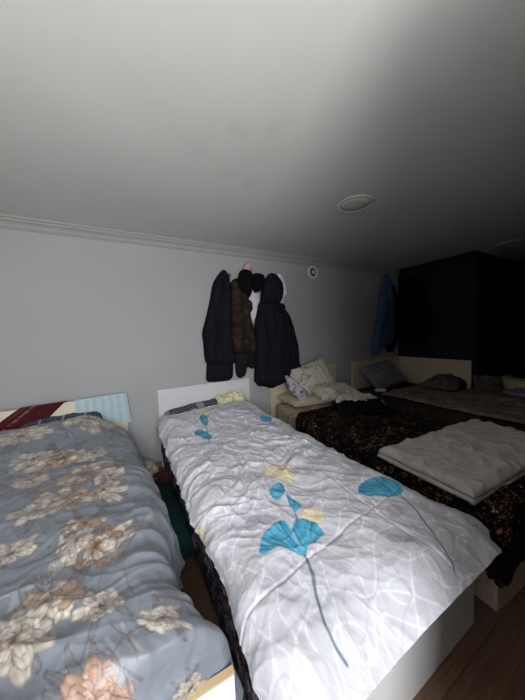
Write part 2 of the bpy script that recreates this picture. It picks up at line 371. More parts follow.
FL= [(-0.245, 2.321, 0.166, 0), (-0.357, 1.882, 0.109, 1), (-0.502, 1.942, 0.083, 0), (-0.201, 1.615, 0.124, 1), (-0.069, 1.529, 0.072, 0), (-0.467, 1.694, 0.077, 0), (-0.098, 1.39, 0.08, 0), (-0.273, 1.399, 0.085, 1), (-0.356, 1.357, 0.075, 0), (-0.15, 1.158, 0.064, 1), (-0.079, 1.026, 0.095, 1), (-0.164, 1.073, 0.059, 0), (-0.378, 1.138, 0.06, 0), (-0.209, 0.854, 0.079, 1), (-0.267, 0.789, 0.079, 0), (-0.023, 0.785, 0.061, 0), (-0.092, 0.595, 0.072, 2), (0.109, 0.684, 0.039, 0), (0.121, 0.528, 0.036, 0), (-0.17, 1.869, 0.067, 0), (-0.752, 2.462, 0.096, 0), (-0.018, 0.631, 0.034, 3), (-0.241, 0.941, 0.037, 3), (0.014, 0.676, 0.031, 3), (-0.308, 0.957, 0.039, 3), (0.085, 1.06, 0.049, 3), (-0.23, 1.043, 0.041, 3), (0.009, 0.992, 0.038, 3), (-0.054, 1.741, 0.052, 3), (-0.364, 2.193, 0.061, 3)]


LEFT_SLEEVE= [(0.983, 1.941), (0.931, 1.906), (0.881, 1.831), (0.848, 1.675), (0.789, 1.469), (0.742, 1.329), (0.755, 1.238), (0.75, 1.044), (0.856, 1.021), (0.887, 1.284), (0.916, 1.521), (0.949, 1.731), (0.996, 1.877)]
NAVY_SLEEVE= [(1.443, 1.641), (1.403, 1.55), (1.367, 1.407), (1.338, 1.266), (1.339, 1.007), (1.344, 0.856), (1.437, 0.851), (1.462, 1.114), (1.496, 1.405), (1.51, 1.579), (1.486, 1.637)]
BROWN_SLEEVE= [(1.173, 1.821), (1.111, 1.764), (1.082, 1.548), (1.065, 1.331), (1.074, 1.153), (1.181, 1.133), (1.197, 1.327), (1.214, 1.549), (1.217, 1.741)]
BROWN_COLLAR= [(1.249, 1.701), (1.319, 1.675), (1.337, 1.589), (1.286, 1.515), (1.244, 1.409), (1.205, 1.382), (1.226, 1.549), (1.212, 1.645)]

# ---------------------------------------------------------------- the room
PX0, PY1 = .56, .03
WIN = (-.62, .34, .85, 2.02)
XL, XR, YB, YF, ZC = -1.32, 4.17, 2.685, -1.02, 2.265
def struct(name, lo, hi, mat, bev=0):
    o = boxo(name, lo, hi, mat, None, bev); o['kind'] = 'structure'; return o
XE, YJ = 5.6, 1.58      # the room widens behind the jog of the right wall
struct('floor', (XL-.1, YF-.35, -.1), (XE+.1, YB+.1, 0), M['floor'])
struct('ceiling', (XL-.1, YF-.35, ZC), (XE+.1, YB+.1, ZC+.1), M['ceil'])
struct('wall_back', (XL-.1, YB, 0), (XR, YB+.1, ZC), M['wall'])
struct('wall_left', (XL-.1, YF-.1, 0), (XL, YB, ZC), M['wall'])
struct('wall_right', (XR, YJ, 0), (XR+.1, YB+.1, ZC), M['shadewall'])
struct('wall_recess', (XR+.1, YJ, 0), (XE, YJ+.1, ZC), M['shadewall'])
struct('wall_far_right', (XE, YF, 0), (XE+.1, YJ+.1, ZC), M['shadewall'])
struct('wall_partition', (PX0, YF, 0), (PX0+.09, PY1, 1.88), M['shadewall'])  # unseen, shades the right end; lowered so light spills onto the ceiling
# wall behind the camera with the window that lights the room
WX0, WX1, WZ0, WZ1 = WIN
bm = bmesh.new()
box(bm, (XL, YF-.12, 0), (WX0, YF, ZC), 0); box(bm, (WX1, YF-.12, 0), (XE, YF, ZC), 0)
box(bm, (WX0, YF-.12, 0), (WX1, YF, WZ0), 0); box(bm, (WX0, YF-.12, WZ1), (WX1, YF, ZC), 0)
o = bm_obj('wall_front', bm, M['shadewall']); o['kind'] = 'structure'
bm = bmesh.new()
for a, b in (((WX0, WZ0), (WX0+.04, WZ1)), ((WX1-.04, WZ0), (WX1, WZ1)), ((WX0, WZ0), (WX1, WZ0+.04)), ((WX0, WZ1-.04), (WX1, WZ1))):
    box(bm, (a[0], YF-.1, a[1]), (b[0], YF-.04, b[1]), .002)
o = bm_obj('window_1', bm, M['white']); o['kind'] = 'structure'
# stepped ceiling moulding
def moulding(name, prof, p0, p1, out):
    """prof: (distance from wall, height); p0->p1 the wall line, out the unit direction into the room"""
    bm = bmesh.new(); A = []; B = []
    for d, z in prof:
        A.append(bm.verts.new((p0[0]+out[0]*d, p0[1]+out[1]*d, z))); B.append(bm.verts.new((p1[0]+out[0]*d, p1[1]+out[1]*d, z)))
    k = len(prof)
    for i in range(k):
        j = (i+1) % k; bm.faces.new((A[i], A[j], B[j], B[i]))
    bm.faces.new(A); bm.faces.new(B[::-1])
    o = bm_obj(name, bm, M['trim']); o['kind'] = 'structure'; return o
prof = [(0, ZC), (0, 2.178), (.010, 2.178), (.014, 2.188), (.020, 2.192), (.022, 2.212), (.034, 2.226), (.046, 2.232), (.050, 2.246), (.062, 2.250), (.066, ZC)]
moulding('trim_1', prof, (XL, YB), (XR, YB), (0, -1))
moulding('trim_2', prof, (XR, YB-.066), (XR, YJ), (-1, 0)).data.materials[0] = M['shadewall']  # same moulding, its shade at the dim end put into the colour
struct('baseboard_back', (XL, YB-.014, 0), (XR, YB, .06), M['base'], .002)

# ceiling lamps (off) and the round wall vent
def ceiling_lamp(x, y, label):
    t = thing('ceiling_light', (x, y, ZC), label, 'ceiling light', 'flush ceiling lights')
    lathe('rim', [(.112, 0), (.135, -.001), (.137, -.004), (.132, -.006), (.118, -.007), (.112, -.005), (.112, 0)], M['plastic'], t)
    lathe('diffuser', [(0, -.005), (.06, -.005), (.1115, -.004), (.1115, -.001), (0, -.001)], M['diffuser'], t)
    return t
ceiling_lamp(1.64, 1.40, 'round flush ceiling light, the nearer one above the middle beds')
ceiling_lamp(4.15, 1.28, 'round flush ceiling light, the faint far one in the dark right corner')
t = thing('wall_vent', (2.30, YB, 2.09), 'small round white vent ring high on the wall right of the coats', 'vent')
rx = Matrix.Rotation(PI/2, 4, 'X')
lathe('rim', [(.054, 0), (.086, 0), (.089, .008), (.082, .022), (.070, .028), (.060, .022), (.054, .010), (.054, 0)], M['plastic'], t, mtx=rx)
lathe('grille', [(0, .006), (.0535, .006), (.0535, .001), (0, .001)], M['darkplastic'], t, mtx=rx)
lathe('core', [(0, .024), (.018, .022), (.026, .014), (.026, .0065), (0, .0065)], M['plastic'], t, mtx=rx @ Matrix.Translation((.008, .004, 0)))

# ---------------------------------------------------------------- beds
def rail(name, lo, hi, mat, parent): return boxo(name, lo, hi, mat, parent, .002)
# BED 1 (left), standing a few degrees askew; local x to the right, y towards the wall, origin at the head right corner
B1 = Matrix.Translation((0.0, 2.62, 0)) @ Matrix.Rotation(math.radians(5.5), 4, 'Z')
b1 = thing('bed', (0, 2.62, 0), 'left bed with cream headboard under the blue grey peony duvet', 'bed', rz=math.radians(5.5))
rail('headboard', (-1.10, -.005, 0), (-.005, .018, .80), M['cream'], b1)
rail('side_rail', (-1.08, -1.88, .12), (-1.06, -.005, .30), M['cream'], b1)
rail('side_rail', (-.160, -1.90, .12), (-.142, -.005, .30), M['cream'], b1)
boxo('slat_base', (-1.06, -1.90, .24), (-.16, -.006, .27), M['oak'], b1, .002)
foot = Matrix.Translation((.006, -2.03, 0)) @ Matrix.Rotation(math.radians(-8.5), 4, 'Z')
fb = boxo('footboard', (-1.05, -.016, 0), (0, 0, .410), M['white'], b1, .001, foot)
boxo('edge_band', (-1.05, -.017, .4105), (.001, .002, .416), M['edge'], fb, .001, foot)

def rbox(name, lo, hi, mat, parent=None, r=.04, amp=.006, seed=1, mtx=None, f=5):
    """soft box: bevelled, finely cut and slightly uneven, for mattresses"""
    bm = bmesh.new(); box(bm, lo, hi, 0)
    bmesh.ops.bevel(bm, geom=list(bm.edges), offset=r, segments=5, profile=.5, affect='EDGES')
    for ax in range(3):
        k = int((hi[ax]-lo[ax])/.06)
        for i in range(1, k):
            no = [0, 0, 0]; no[ax] = 1; co = [0, 0, 0]; co[ax] = lo[ax]+r+(hi[ax]-lo[ax]-2*r)*i/k
            bmesh.ops.bisect_plane(bm, geom=bm.verts[:]+bm.edges[:]+bm.faces[:], plane_co=co, plane_no=no)
    bm.normal_update()
    V = np.array([v.co for v in bm.verts]); n = fbm((V[:, 0]+V[:, 1]*.7)*f, (V[:, 1]*.6+V[:, 2]*2.3)*f, seed, 3)
    for v, a in zip(bm.verts, n): v.co += v.normal*float(a)*amp
    if mtx: bmesh.ops.transform(bm, matrix=mtx, verts=bm.verts)
    return bm_obj(name, bm, mat, parent, True)

def drape(fx, fy, x0, x1, y0, y1, r, thL, thR, thF, rf=.12, thB=0):
    """flat cloth coordinates -> (x, y, drop). x0..x1, y0..y1 is the supported part; th* the fold angle over each edge"""
    def side(e, th, rr):
        a = np.minimum(e/rr, th); rest = np.maximum(e-rr*th, 0)
        return rr*np.sin(a)+rest*np.cos(th), rr*(1-np.cos(a))+rest*np.sin(th)
    eL = np.maximum(x0-fx, 0); eR = np.maximum(fx-x1, 0); eF = np.maximum(y0-fy, 0); eB = np.maximum(fy-y1, 0)
    hL, dL = side(eL, thL, r); hR, dR = side(eR, thR, r); hF, dF = side(eF, thF, rf); hB, dB = side(eB, thB, rf)
    x = np.clip(fx, x0, x1)-hL+hR; y = np.clip(fy, y0, y1)-hF+hB
    return x, y, dL+dR+dF+dB
def normals(P):
    N = np.cross(np.gradient(P, axis=0), np.gradient(P, axis=1)); N /= np.linalg.norm(N, axis=2, keepdims=True)+1e-9
    if N[..., 2].mean() < 0: N = -N
    return N
def apply_m(mtx, P):
    A = np.array(mtx); return P @ A[:3, :3].T+A[:3, 3]

# --- mattress, pillow and duvet of the left bed
D1 = math.radians(5.5)
mt = rbox('mattress', (-1.055, -1.86, .272), (-.14, -.012, .46), M['mattside'], None, .04, .004, 3, B1)
tag(mt, 'mattress hidden under the blue grey peony duvet on the left bed', 'mattress')

nx, ny = 400, 680
fx = np.linspace(-1.20, .24, nx)[:, None]*np.ones((1, ny)); fy = np.linspace(-.06, -2.18, ny)[None]*np.ones((nx, 1))
x, y, d = drape(fx, fy, -1.04, -.10, -1.943, -.22, .12, 1.3, 1.35+0*fx, 1.4, .05, .9)
x = x-sstep(-.5, -.05, fx)*(.042+.066*np.exp(-((fy+1.75)/.22)**2)-.022*sstep(-1.9, -2.0, fy))
zt = .556+.125*np.exp(-((fy+.24)/.28)**2)*sstep(0.02, -.30, fx)+.03*np.sin(np.clip((fx+1.04)/.94, 0, 1)*PI)
ux = fx+.10*fbm(fx*2.2, fy*2.2, 5, 2); uy = fy+.10*fbm(fx*2.2, fy*2.2, 9, 2)
w = .020*fbm(fx*3.2, fy*3.2, 11, 3)
w += .011*ridge(ux*2.3+uy*.6, uy*5.5, 21, 1.6)
side = sstep(-.55, -.05, fx)
w += side*.016*ridge(ux*1.3, uy*7.5+ux*2, 22, 1.5)*sstep(-.5, -1.2, fy)
w += side*.009*ridge(ux*2.6+3, uy*12+ux*3, 23, 1.5)
w += .006*ridge((ux+uy)*5, (ux-uy)*3.4, 24, 2)+.003*ridge((ux-uy)*11, (ux+uy)*8, 25, 2)
w += .0012*fbm(fx*40, fy*40, 31, 3)
P = np.stack([x, y, zt-d], -1); P = P+normals(P)*w[..., None]
Wx = np.cos(D1)*fx-np.sin(D1)*fy; Wy = 2.62+np.sin(D1)*fx+np.cos(D1)*fy    # flat positions in the room, for the dye pattern
C = np.ones(fx.shape+(3,))*np.array(lin((119, 125, 134)))
C *= (1+.10*fbm(fx*3, fy*3, 41, 3)+.05*fbm(fx*18, fy*60, 42, 2))[..., None]
for k in range(26):                      # faint background foliage
    q = random.Random(500+k); peony(C, Wx, Wy, q.uniform(-1.1, .2), q.uniform(.6, 2.5), .06, 3, k)
# thin drawn stems
for k, (pts) in enumerate([[(-.20, 1.42), (-.10, 1.28), (-.02, 1.12), (-.02, .95), (-.03, .78), (-.10, .66)], [(-.62, 1.9), (-.5, 1.7), (-.36, 1.6)], [(.02, 1.7), (-.05, 1.5), (-.16, 1.42)]]):
    dd = segd(smooth_poly(pts, 0), Wx, Wy, False); blend(C, np.clip(1.4-dd/.0035, 0, 1)*.6, lin((84, 82, 86)))
for k, (a, b, r, kd) in enumerate(FL): peony(C, Wx, Wy, a, b, r*{0: 1.08, 1: 1.25, 2: 1.05, 3: 1.1}[kd], kd, 60+k)
for k, (a, b, r, kd) in enumerate([(-.62, 2.2, .12, 0), (-.75, 1.6, .12, 1), (-.8, 1.15, .1, 0), (-.6, .85, .12, 1), (-.45, .62, .1, 0), (-.98, 2.0, .1, 0), (-.95, 1.3, .12, 1)]):
    peony(C, Wx, Wy, a, b, r, kd, 160+k)
M['duvet1'] = painted('peony_satin_cloth', .42, .1, 300, .45)
g = grid('duvet', apply_m(B1, P), M['duvet1'], None, np.clip(C, 0, 1), .03)
tag(g, 'puffy blue grey duvet with large tan and cream peonies on the left bed', 'duvet')

# BED 2 (middle)
WORLD[0] = True
b2 = thing('bed', (.77, 1.57, 0), 'middle bed with white headboard and plain white footboard', 'bed')
boxo('headboard', (.272, 2.655, 0), (1.274, 2.675, .785), M['whitehead'], b2, .002)
boxo('footboard', (.278, .472, 0), (1.262, .490, .455), M['white'], b2, .0015)
boxo('side_rail', (.32, .491, .0), (.338, 2.654, .085), M['white'], b2, .002)
boxo('side_rail', (1.20, .491, .0), (1.218, 2.654, .085), M['white'], b2, .002)
boxo('slat_base', (.3385, .491, .06), (1.1995, 2.654, .084), M['oak'], b2, .002)
mt = rbox('mattress', (.268, .498, .087), (1.235, 2.645, .475), M['mattside'], None, .045, .012, 8, None, 6)
tag(mt, 'mattress in dark floral ticking under the white ginkgo leaf duvet', 'mattress')

nx, ny = 420, 760
fx = np.linspace(.20, 1.31, nx)[:, None]*np.ones((1, ny)); fy = np.linspace(2.60, .335, ny)[None]*np.ones((nx, 1))
stiff = sstep(.95, .42, fy)
wob = .02*fbm(fy*2.5, fy*0+3.3, 77, 2)
x, y, d = drape(fx, fy, .33+wob, 1.08, .475, 2.40, .085, 1.32+0*fx, 1.30-.80*stiff, .55+0*fx, .12, .75)
zt = .545+.02*np.sin(np.clip((fx-.3)/.87, 0, 1)*PI)-.012*sstep(.8, .4, fy)+.03*np.exp(-((fy-2.25)/.25)**2)
ux = fx+.09*fbm(fx*2.5, fy*2.5, 55, 3); uy = fy+.09*fbm(fx*2.5+7, fy*2.5, 59, 3)
dia = ux*.75+uy*.66; per = -ux*.66+uy*.75
calm = .45+.55*sstep(.7, 1.3, fy)
w = .016*fbm(fx*3, fy*3, 61, 3)
w += calm*(.012*ridge(dia*3.0, per*6.5, 62, 1.7)+.010*ridge(dia*6.5+2, per*3.5, 63, 2))
w += calm*(.006*ridge(dia*8, per*13, 64, 2)+.005*ridge(dia*14, per*8, 65, 2)+.003*ridge(ux*22, uy*17, 66, 2))
left = sstep(.55, .25, fx); w += left*.010*ridge(ux*2, uy*9+ux*4, 67, 1.5)
# long crease lines of the folded duvet in front, and gathers above the hem
w -= .0035*np.exp(-((fy-.60-.12*(fx-.3)-.01*fbm(fx*6, fx*0, 68, 2))/.005)**2)
w -= .003*np.exp(-((fx-.86-.02*fbm(fy*4, fy*0, 69, 2))/.005)**2)*sstep(1.0, .8, fy)
w += .004*ridge(fx*9, fy*4, 70, 2)*sstep(.9, .5, fy)
w += .0010*fbm(fx*45, fy*45, 71, 3)
P = np.stack([x, y, zt-d], -1)
lift = stiff*sstep(1.0, 1.30, fx)*.035; P[..., 2] += lift
P = P+normals(P)*w[..., None]
# round off the foot corner on the right like a bag
cr = np.hypot(np.maximum(fx-1.11, 0), np.maximum(.535-fy, 0)); kx = np.maximum(fx-1.11, 0); ky = np.maximum(.535-fy, 0)
s_ = np.where(cr > 1e-6, np.maximum(kx, ky)/np.maximum(cr, 1e-6), 1); P[..., 0] -= kx*(1-s_); P[..., 1] += ky*(1-s_)
L_ = lambda c: np.array(lin(c))
C = np.ones(fx.shape+(3,))*L_((196, 196, 203))
C *= (1-.07*sstep(-.1, .4, fbm(fx*3.0, fy*3.0, 81, 3)))[..., None]
# fine netting of pale and grey veins
for sd, sc, col_, al in ((82, 6.0, (234, 234, 240), .55), (86, 9, (230, 230, 236), .5), (87, 7, (232, 232, 238), .5), (83, 9, (172, 171, 180), .5)):
    n = perlin(fx*sc+.3*fbm(fx*5, fy*5, sd+9, 2), fy*sc, sd)
    gr = np.hypot(np.gradient(n, axis=0)/abs(fx[1, 0]-fx[0, 0]), np.gradient(n, axis=1)/abs(fy[0, 1]-fy[0, 0]))
    blend(C, np.clip(1.5-np.abs(n)/(gr+.6)/.0026, 0, 1)*al, lin(col_))
n = np.sin((fx+fy*.6+.03*fbm(fx*4, fy*4, 85, 2))*520); blend(C, np.clip(n, 0, 1)*.10*sstep(1.2, .7, fy), lin((170, 168, 178)))
def fan(poly, base, tip, stem, seed, k=1.0, vein=True):
    """a ginkgo leaf: flat dye with veins fanning out from the stalk"""
    poly = smooth_poly(poly, 1) if len(poly) < 9 else poly; xs = [p[0] for p in poly]; ys = [p[1] for p in poly]
    m = (fx > min(xs)-.02) & (fx < max(xs)+.02) & (fy > min(ys)-.02) & (fy < max(ys)+.02)
    if not m.any(): return
    X, Y = fx[m], fy[m]; ins = inpoly(poly, X, Y); dd = segd(poly, X, Y)
    R = np.hypot(X-stem[0], Y-stem[1]); A = np.arctan2(Y-stem[1], X-stem[0])
    R = R/(R[ins].max() if ins.any() else 1)
    st = .5+.5*perlin(A*12, R*1.5, seed)*2.2; st = np.clip(st, 0, 1)
    vv = np.clip(1.3-np.abs(np.sin(A*22+2*perlin(A*3, R*2, seed+1)))/.22, 0, 1) if vein else 0*A
    c = np.asarray(base)*(1-st[:, None])+np.asarray(tip)*st[:, None]
    c = c*(1-.5*vv[:, None]*sstep(.15, .8, R)[:, None])
    c = c*(1-.35*np.exp(-(dd/.004)**2))[:, None]
    a = (np.where(ins, np.clip(dd/.003, 0, 1), 0)*k)[:, None]
    C[m] = C[m]*(1-a)+c*a
BL, BT = L_((0, 112, 158)), L_((110, 200, 226))
def cen(p): return (sum(a for a, b in p)/len(p), sum(b for a, b in p)/len(p))
for nm in ('y1', 'y2', 'y3', 'y4'):
    c0 = cen(G[nm]); fan(G[nm], L_((214, 198, 150)), L_((232, 220, 178)), (c0[0]+.02, c0[1]-.08), 5, .8, True)
for nm in ('m1', 'm2', 'm3'):
    c0 = cen(G[nm]); fan(G[nm], L_((150, 146, 160)), L_((184, 180, 190)), (c0[0]+.05, c0[1]-.03), 6, .75, True)
fan(G['big_l'], BL, BT, (.478, .635), 1); fan(G['big_r'], BL, BT, (.488, .628), 2)
fan(G['up1'], BL*.9, BT, (.60, .90), 3); fan(G['up2'], BL*.9, BT*.9, (.566, .80), 4)
fan(G['right'], BL, BT*.9, (1.03, .655), 7)
fan(G['t1'], BL*.9, BT*.8, G['t1'][2], 8); fan(G['t2'], BL*.9, BT*.8, G['t2'][2], 9); fan(G['t3'], BL*.9, BT*.8, G['t3'][0], 10)
for nm, wd in (('s1', .0035), ('s1b', .0016), ('s2', .003), ('s3', .003), ('s4', .003), ('s5', .003)):
    dd = segd(ST[nm], fx, fy, False); blend(C, np.clip(1.5-dd/wd, 0, 1)*.85, lin((62, 88, 110) if nm != 's3' else (52, 58, 74)))
M['duvet2'] = painted('ginkgo_cotton_cloth', .62, .08, 420, .3)
g = grid('duvet', P, M['duvet2'], None, np.clip(C, 0, 1), .024)
tag(g, 'crumpled white duvet with turquoise ginkgo leaves on the middle bed', 'duvet')

# BED 3
TH3 = math.radians(-4.0)
B3 = Matrix.Translation((1.555, 2.655, 0)) @ Matrix.Rotation(TH3, 4, 'Z')
b3 = thing('bed', (1.555, 2.655, 0), 'third bed with pale beige headboard under the black floral blanket', 'bed', rz=0)
boxo('headboard', (1.555, 2.655, 0), (2.67, 2.675, .825), M['beige'], b3, .002)
boxo('footboard', (.0, -2.222, 0), (.98, -2.204, .36), M['beige'], b3, .002, B3)
boxo('side_rail', (.0, -2.2035, .0), (.018, -.04, .24), M['beige'], b3, .002, B3)
boxo('side_rail', (.962, -2.2035, .0), (.98, -.04, .24), M['beige'], b3, .002, B3)
boxo('slat_base', (.0185, -2.2035, .19), (.9615, -.045, .21), M['oak'], b3, .002, B3)
mt = rbox('mattress', (.03, -2.19, .212), (.95, -.035, .44), M['brownfloral'], None, .05, .006, 12, B3)
tag(mt, 'mattress in beige brown print on the third bed with its head corner bare', 'mattress')
nx, ny = 260, 420
fx = np.linspace(-.30, 1.24, nx)[:, None]*np.ones((1, ny)); fy = np.linspace(-.60, -2.43, ny)[None]*np.ones((nx, 1))
fyh = fy+.0
x, y, d = drape(fx, fy, .05, .90, -2.17, .5, .06, 1.45+0*fx, 1.45, 1.45, .06)
lim = .275+.02*fbm(fx*5, fy*5, 98, 2); d = np.where(d > lim, lim+(d-lim)*.08, d)      # the corner folds into itself instead of trailing
ux = fx+.06*fbm(fx*3, fy*3, 91, 2); uy = fy+.06*fbm(fx*3, fy*3, 92, 2)
zt = .462+.012*np.sin(np.clip(fx/.9, 0, 1)*PI)+.0*fx
w = .008*fbm(fx*4, fy*4, 93, 3)+.007*ridge(ux*4, uy*4, 94, 2)+.004*ridge(ux*9, uy*7, 95, 2)+.0*fx
w += (fx < .03)*.012*ridge(uy*7, fx*1.2, 96, 1.3)+(fy < -2.2)*.012*ridge(ux*7, fy*1.2, 97, 1.3)
w = w+.004
P = np.stack([x, y-.10*sstep(.3, .9, fx)*sstep(-1.2, -.6, fy)*-1, zt-d], -1); P = P+normals(P)*w[..., None]
g = grid('blanket', apply_m(B3, P), M['blackfloral'], None, None, .014)
tag(g, 'black blanket with rust and cream flowers draped over the third bed', 'blanket')

def pillow(name, w, h, t, mat, mtx, seed=0, crump=.012, cf=6, N=56, parent=None, pinch=.06, sag=0):
    u = np.linspace(-1, 1, N); U, V = np.meshgrid(u, u, indexing='ij')
    prof = np.clip((1-np.abs(U)**3.2)*(1-np.abs(V)**3.2), 0, 1)**.42
    X = U*w/2*(1-pinch*(1-np.abs(V))**1*np.abs(U)**6*1.0); Y = V*h/2*(1-pinch*(1-np.abs(U))*np.abs(V)**6)
    ns = fbm(X*cf, Y*cf, seed, 4)*2+ridge(X*cf*1.2, Y*cf*.8, seed+5, 1.6)
    Z1 = prof*(t*.62+crump*ns); Z2 = -prof*(t*.38+crump*.3*fbm(X*cf, Y*cf, seed+9, 2))
    off = crump*1.2*fbm(X*3, Y*3, seed+3, 2)+sag*(X/w*2)**2
    A = np.stack([X, Y, Z1+off], -1).reshape(-1, 3); B = np.stack([X, Y, Z2+off], -1).reshape(-1, 3)
    bm = bmesh.new(); va = [bm.verts.new(p) for p in A]; vb = []
    for i in range(N):
        for j in range(N):
            e = i in (0, N-1) or j in (0, N-1); vb.append(va[i*N+j] if e else bm.verts.new(B[i*N+j]))
    for i in range(N-1):
        for j in range(N-1):
            q = (i*N+j, (i+1)*N+j, (i+1)*N+j+1, i*N+j+1)
            bm.faces.new([va[k] for k in q]); bm.faces.new([vb[k] for k in reversed(q)])
    bmesh.ops.transform(bm, matrix=mtx, verts=bm.verts)
    return bm_obj(name, bm, mat, parent, True)
def pose(x, y, z, rx=0, ry=0, rz=0):
    return Matrix.Translation((x, y, z)) @ Matrix.Rotation(math.radians(rz), 4, 'Z') @ Matrix.Rotation(math.radians(ry), 4, 'Y') @ Matrix.Rotation(math.radians(rx), 4, 'X')
def obj_at(o, x, y, z):
    """put a loose thing's origin at its own place"""
    o.data.transform(Matrix.Translation((-x, -y, -z))); o.location = (x, y, z); return o

p = pillow('pillow', .56, .34, .12, M['plaid'], pose(-.46, 2.495, .59, 28, 0, 3), 201, .008)
tag(p, 'slate striped pillow behind the peony duvet against the left headboard', 'pillow')
p = pillow('pillow', .60, .30, .10, M['stripe'], pose(.62, 2.535, .515, 20, -4, 0), 202, .008)
tag(p, 'dark grey striped pillow showing behind the ginkgo duvet', 'pillow')
p = pillow('cushion', .34, .17, .10, M['yellowcloth'], pose(1.00, 2.555, .585, 30, 0, -4), 203, .022, 14)
tag(p, 'small crumpled pale yellow cushion against the white headboard', 'cushion')
# third bed: pillows and loose cloth
p = pillow('pillow', .62, .46, .12, M['creamcloth'], pose(1.93, 2.42, .49, 2, 0, -4), 204, .014)
tag(p, 'flat cream pillow lying lowest at the head of the third bed', 'pillow')
p = pillow('pillow', .56, .44, .15, M['ivoryfloral'], pose(2.06, 2.47, .70, 56, -14, -6), 205, .014)
tag(p, 'large ivory pillow with brown sprigs leaning on the beige headboard', 'pillow')
p = pillow('pillow', .46, .26, .09, M['purplefloral'], pose(1.75, 2.33, .60, 40, 40, 10), 206, .014)
tag(p, 'white pillow with purple flowers slumped left of the ivory pillow', 'pillow')
p = pillow('pillow', .56, .34, .12, M['ivoryfloral'], pose(2.16, 2.18, .57, 12, 4, -10), 207, .014)
tag(p, 'small ivory printed pillow lying in front of the large ivory one', 'pillow')
p = pillow('cloth_heap', .50, .28, .06, M['ivoryfloral'], pose(2.22, 1.90, .525, 0, 2, -38), 208, .028, 10)
tag(p, 'crumpled pale printed cloth on the black floral blanket', 'cloth')
p = pillow('cloth_heap', .50, .34, .05, M['black'], pose(2.08, 1.72, .515, 0, 0, -30), 209, .018, 9)
tag(p, 'plain black garment lying flat below the pale crumpled cloth', 'garment')

# folded grey blanket: three soft layers
bl = thing('folded_blanket', (1.87, .79, .50), 'thick grey fleece blanket folded on the foot of the third bed', 'blanket')
for k in range(2):
    nx, ny = 150, 100
    fx = np.linspace(-.55, .55, nx)[:, None]*np.ones((1, ny)); fy = np.linspace(-.27, .27, ny)[None]*np.ones((nx, 1))
    e = np.minimum(np.minimum(fx+.55, .55-fx), np.minimum(fy+.27, .27-fy)); rd = np.sqrt(np.clip(1-(1-np.clip(e/.04, 0, 1))**2, 0, 1))
    ux = fx+.05*fbm(fx*4, fy*4, 300+k, 2); uy = fy+.05*fbm(fx*4, fy*4, 310+k, 2)
    w = .008*fbm(fx*5, fy*5, 320+k, 3)*1.6+(.020 if k == 1 else .003)*ridge(ux*4, uy*6, 330+k, 1.8)+(.012 if k == 1 else 0)*ridge(ux*9+uy*3, uy*9, 340, 2)
    z0 = .474+.024*k
    top = np.stack([fx*(1-.012*k)+.012*fbm(fy*4, fy*0+k, 350+k, 2)*np.sign(fx), fy*(1-.015*k)+.012*fbm(fx*4, fx*0+k, 360+k, 2)*np.sign(fy), z0+.022*rd+w*rd-.03*sstep(.40, .5, -fx)*0], -1)
    bot = top.copy(); bot[..., 2] = z0-.004*rd
    bm = bmesh.new(); n_, m_ = nx, ny
    A = [bm.verts.new(p_) for p_ in top.reshape(-1, 3)]
    Bv = [A[i*m_+j] if (i in (0, n_-1) or j in (0, m_-1)) else bm.verts.new(bot[i, j]) for i in range(n_) for j in range(m_)]
    for i in range(n_-1):
        for j in range(m_-1):
            q = (i*m_+j, (i+1)*m_+j, (i+1)*m_+j+1, i*m_+j+1); bm.faces.new([A[t_] for t_ in q]); bm.faces.new([Bv[t_] for t_ in reversed(q)])
    bmesh.ops.transform(bm, matrix=pose(1.93, .745, 0, 0, 0, -4), verts=bm.verts)
    bm_obj('fold', bm, M['grey'], bl, True)

# BED 4 in the corner, with a board along the right wall
b4 = thing('bed', (3.57, 1.6, 0), 'corner bed with beige headboard and side board in the dim right end', 'bed')
boxo('headboard', (2.995, 2.655, 0), (4.12, 2.675, .82), M['beige'], b4, .002)
boxo('side_board', (4.125, 1.62, 0), (4.145, 2.675, .815), M['beige'], b4, .002)
boxo('side_rail', (2.985, .48, .0), (3.003, 2.654, .215), M['beige'], b4, .002)
boxo('side_rail', (4.09, .48, .0), (4.108, 2.654, .215), M['beige'], b4, .002)
boxo('footboard', (2.985, .455, 0), (4.108, .473, .42), M['beige'], b4, .002)
boxo('slat_base', (3.004, .48, .17), (4.089, 2.654, .19), M['oak'], b4, .002)
mt = rbox('mattress', (3.01, .485, .192), (4.085, 2.645, .405), M['darkticking'], None, .045, .006, 18)
tag(mt, 'dark mattress side of the corner bed in the dim right end', 'mattress')
nx, ny = 240, 320
fx = np.linspace(2.985, 4.12, nx)[:, None]*np.ones((1, ny)); fy = np.linspace(2.15, .42, ny)[None]*np.ones((nx, 1))
x, y, d = drape(fx, fy, 3.03, 4.07, .50, 3, .05, 1.4+0*fx, 1.4, 1.4, .05)
ux = fx+.08*fbm(fx*3, fy*3, 401, 2); uy = fy+.08*fbm(fx*3, fy*3, 402, 2)
w = .018*fbm(fx*3, fy*3, 403, 3)+.022*ridge(ux*3, uy*4, 404, 1.8)+.012*ridge(ux*8, uy*7, 405, 2)+.008
P = np.stack([x, y, .43-d], -1); P = P+normals(P)*w[..., None]
g = grid('blanket', P, M['taupe'], None, None, .014)
tag(g, 'rumpled dark taupe blanket spread over the corner bed', 'blanket')
p = pillow('pillow', .60, .46, .13, M['silver'], pose(3.42, 2.44, .60, 42, -8, -8), 410, .012)
tag(p, 'shiny silver grey pillow leaning on the corner bed headboard', 'pillow')
p = pillow('blanket_heap', .62, .40, .15, M['taupe2'], pose(3.84, 1.80, .50, 0, 0, 12), 411, .035, 8)
tag(p, 'bunched printed blanket by the side board of the corner bed', 'blanket')
p = pillow('tissue_pack', .14, .08, .035, M['white_cloth'], pose(3.075, 2.24, .447, 0, 0, -15), 412, .006, 20, 24)
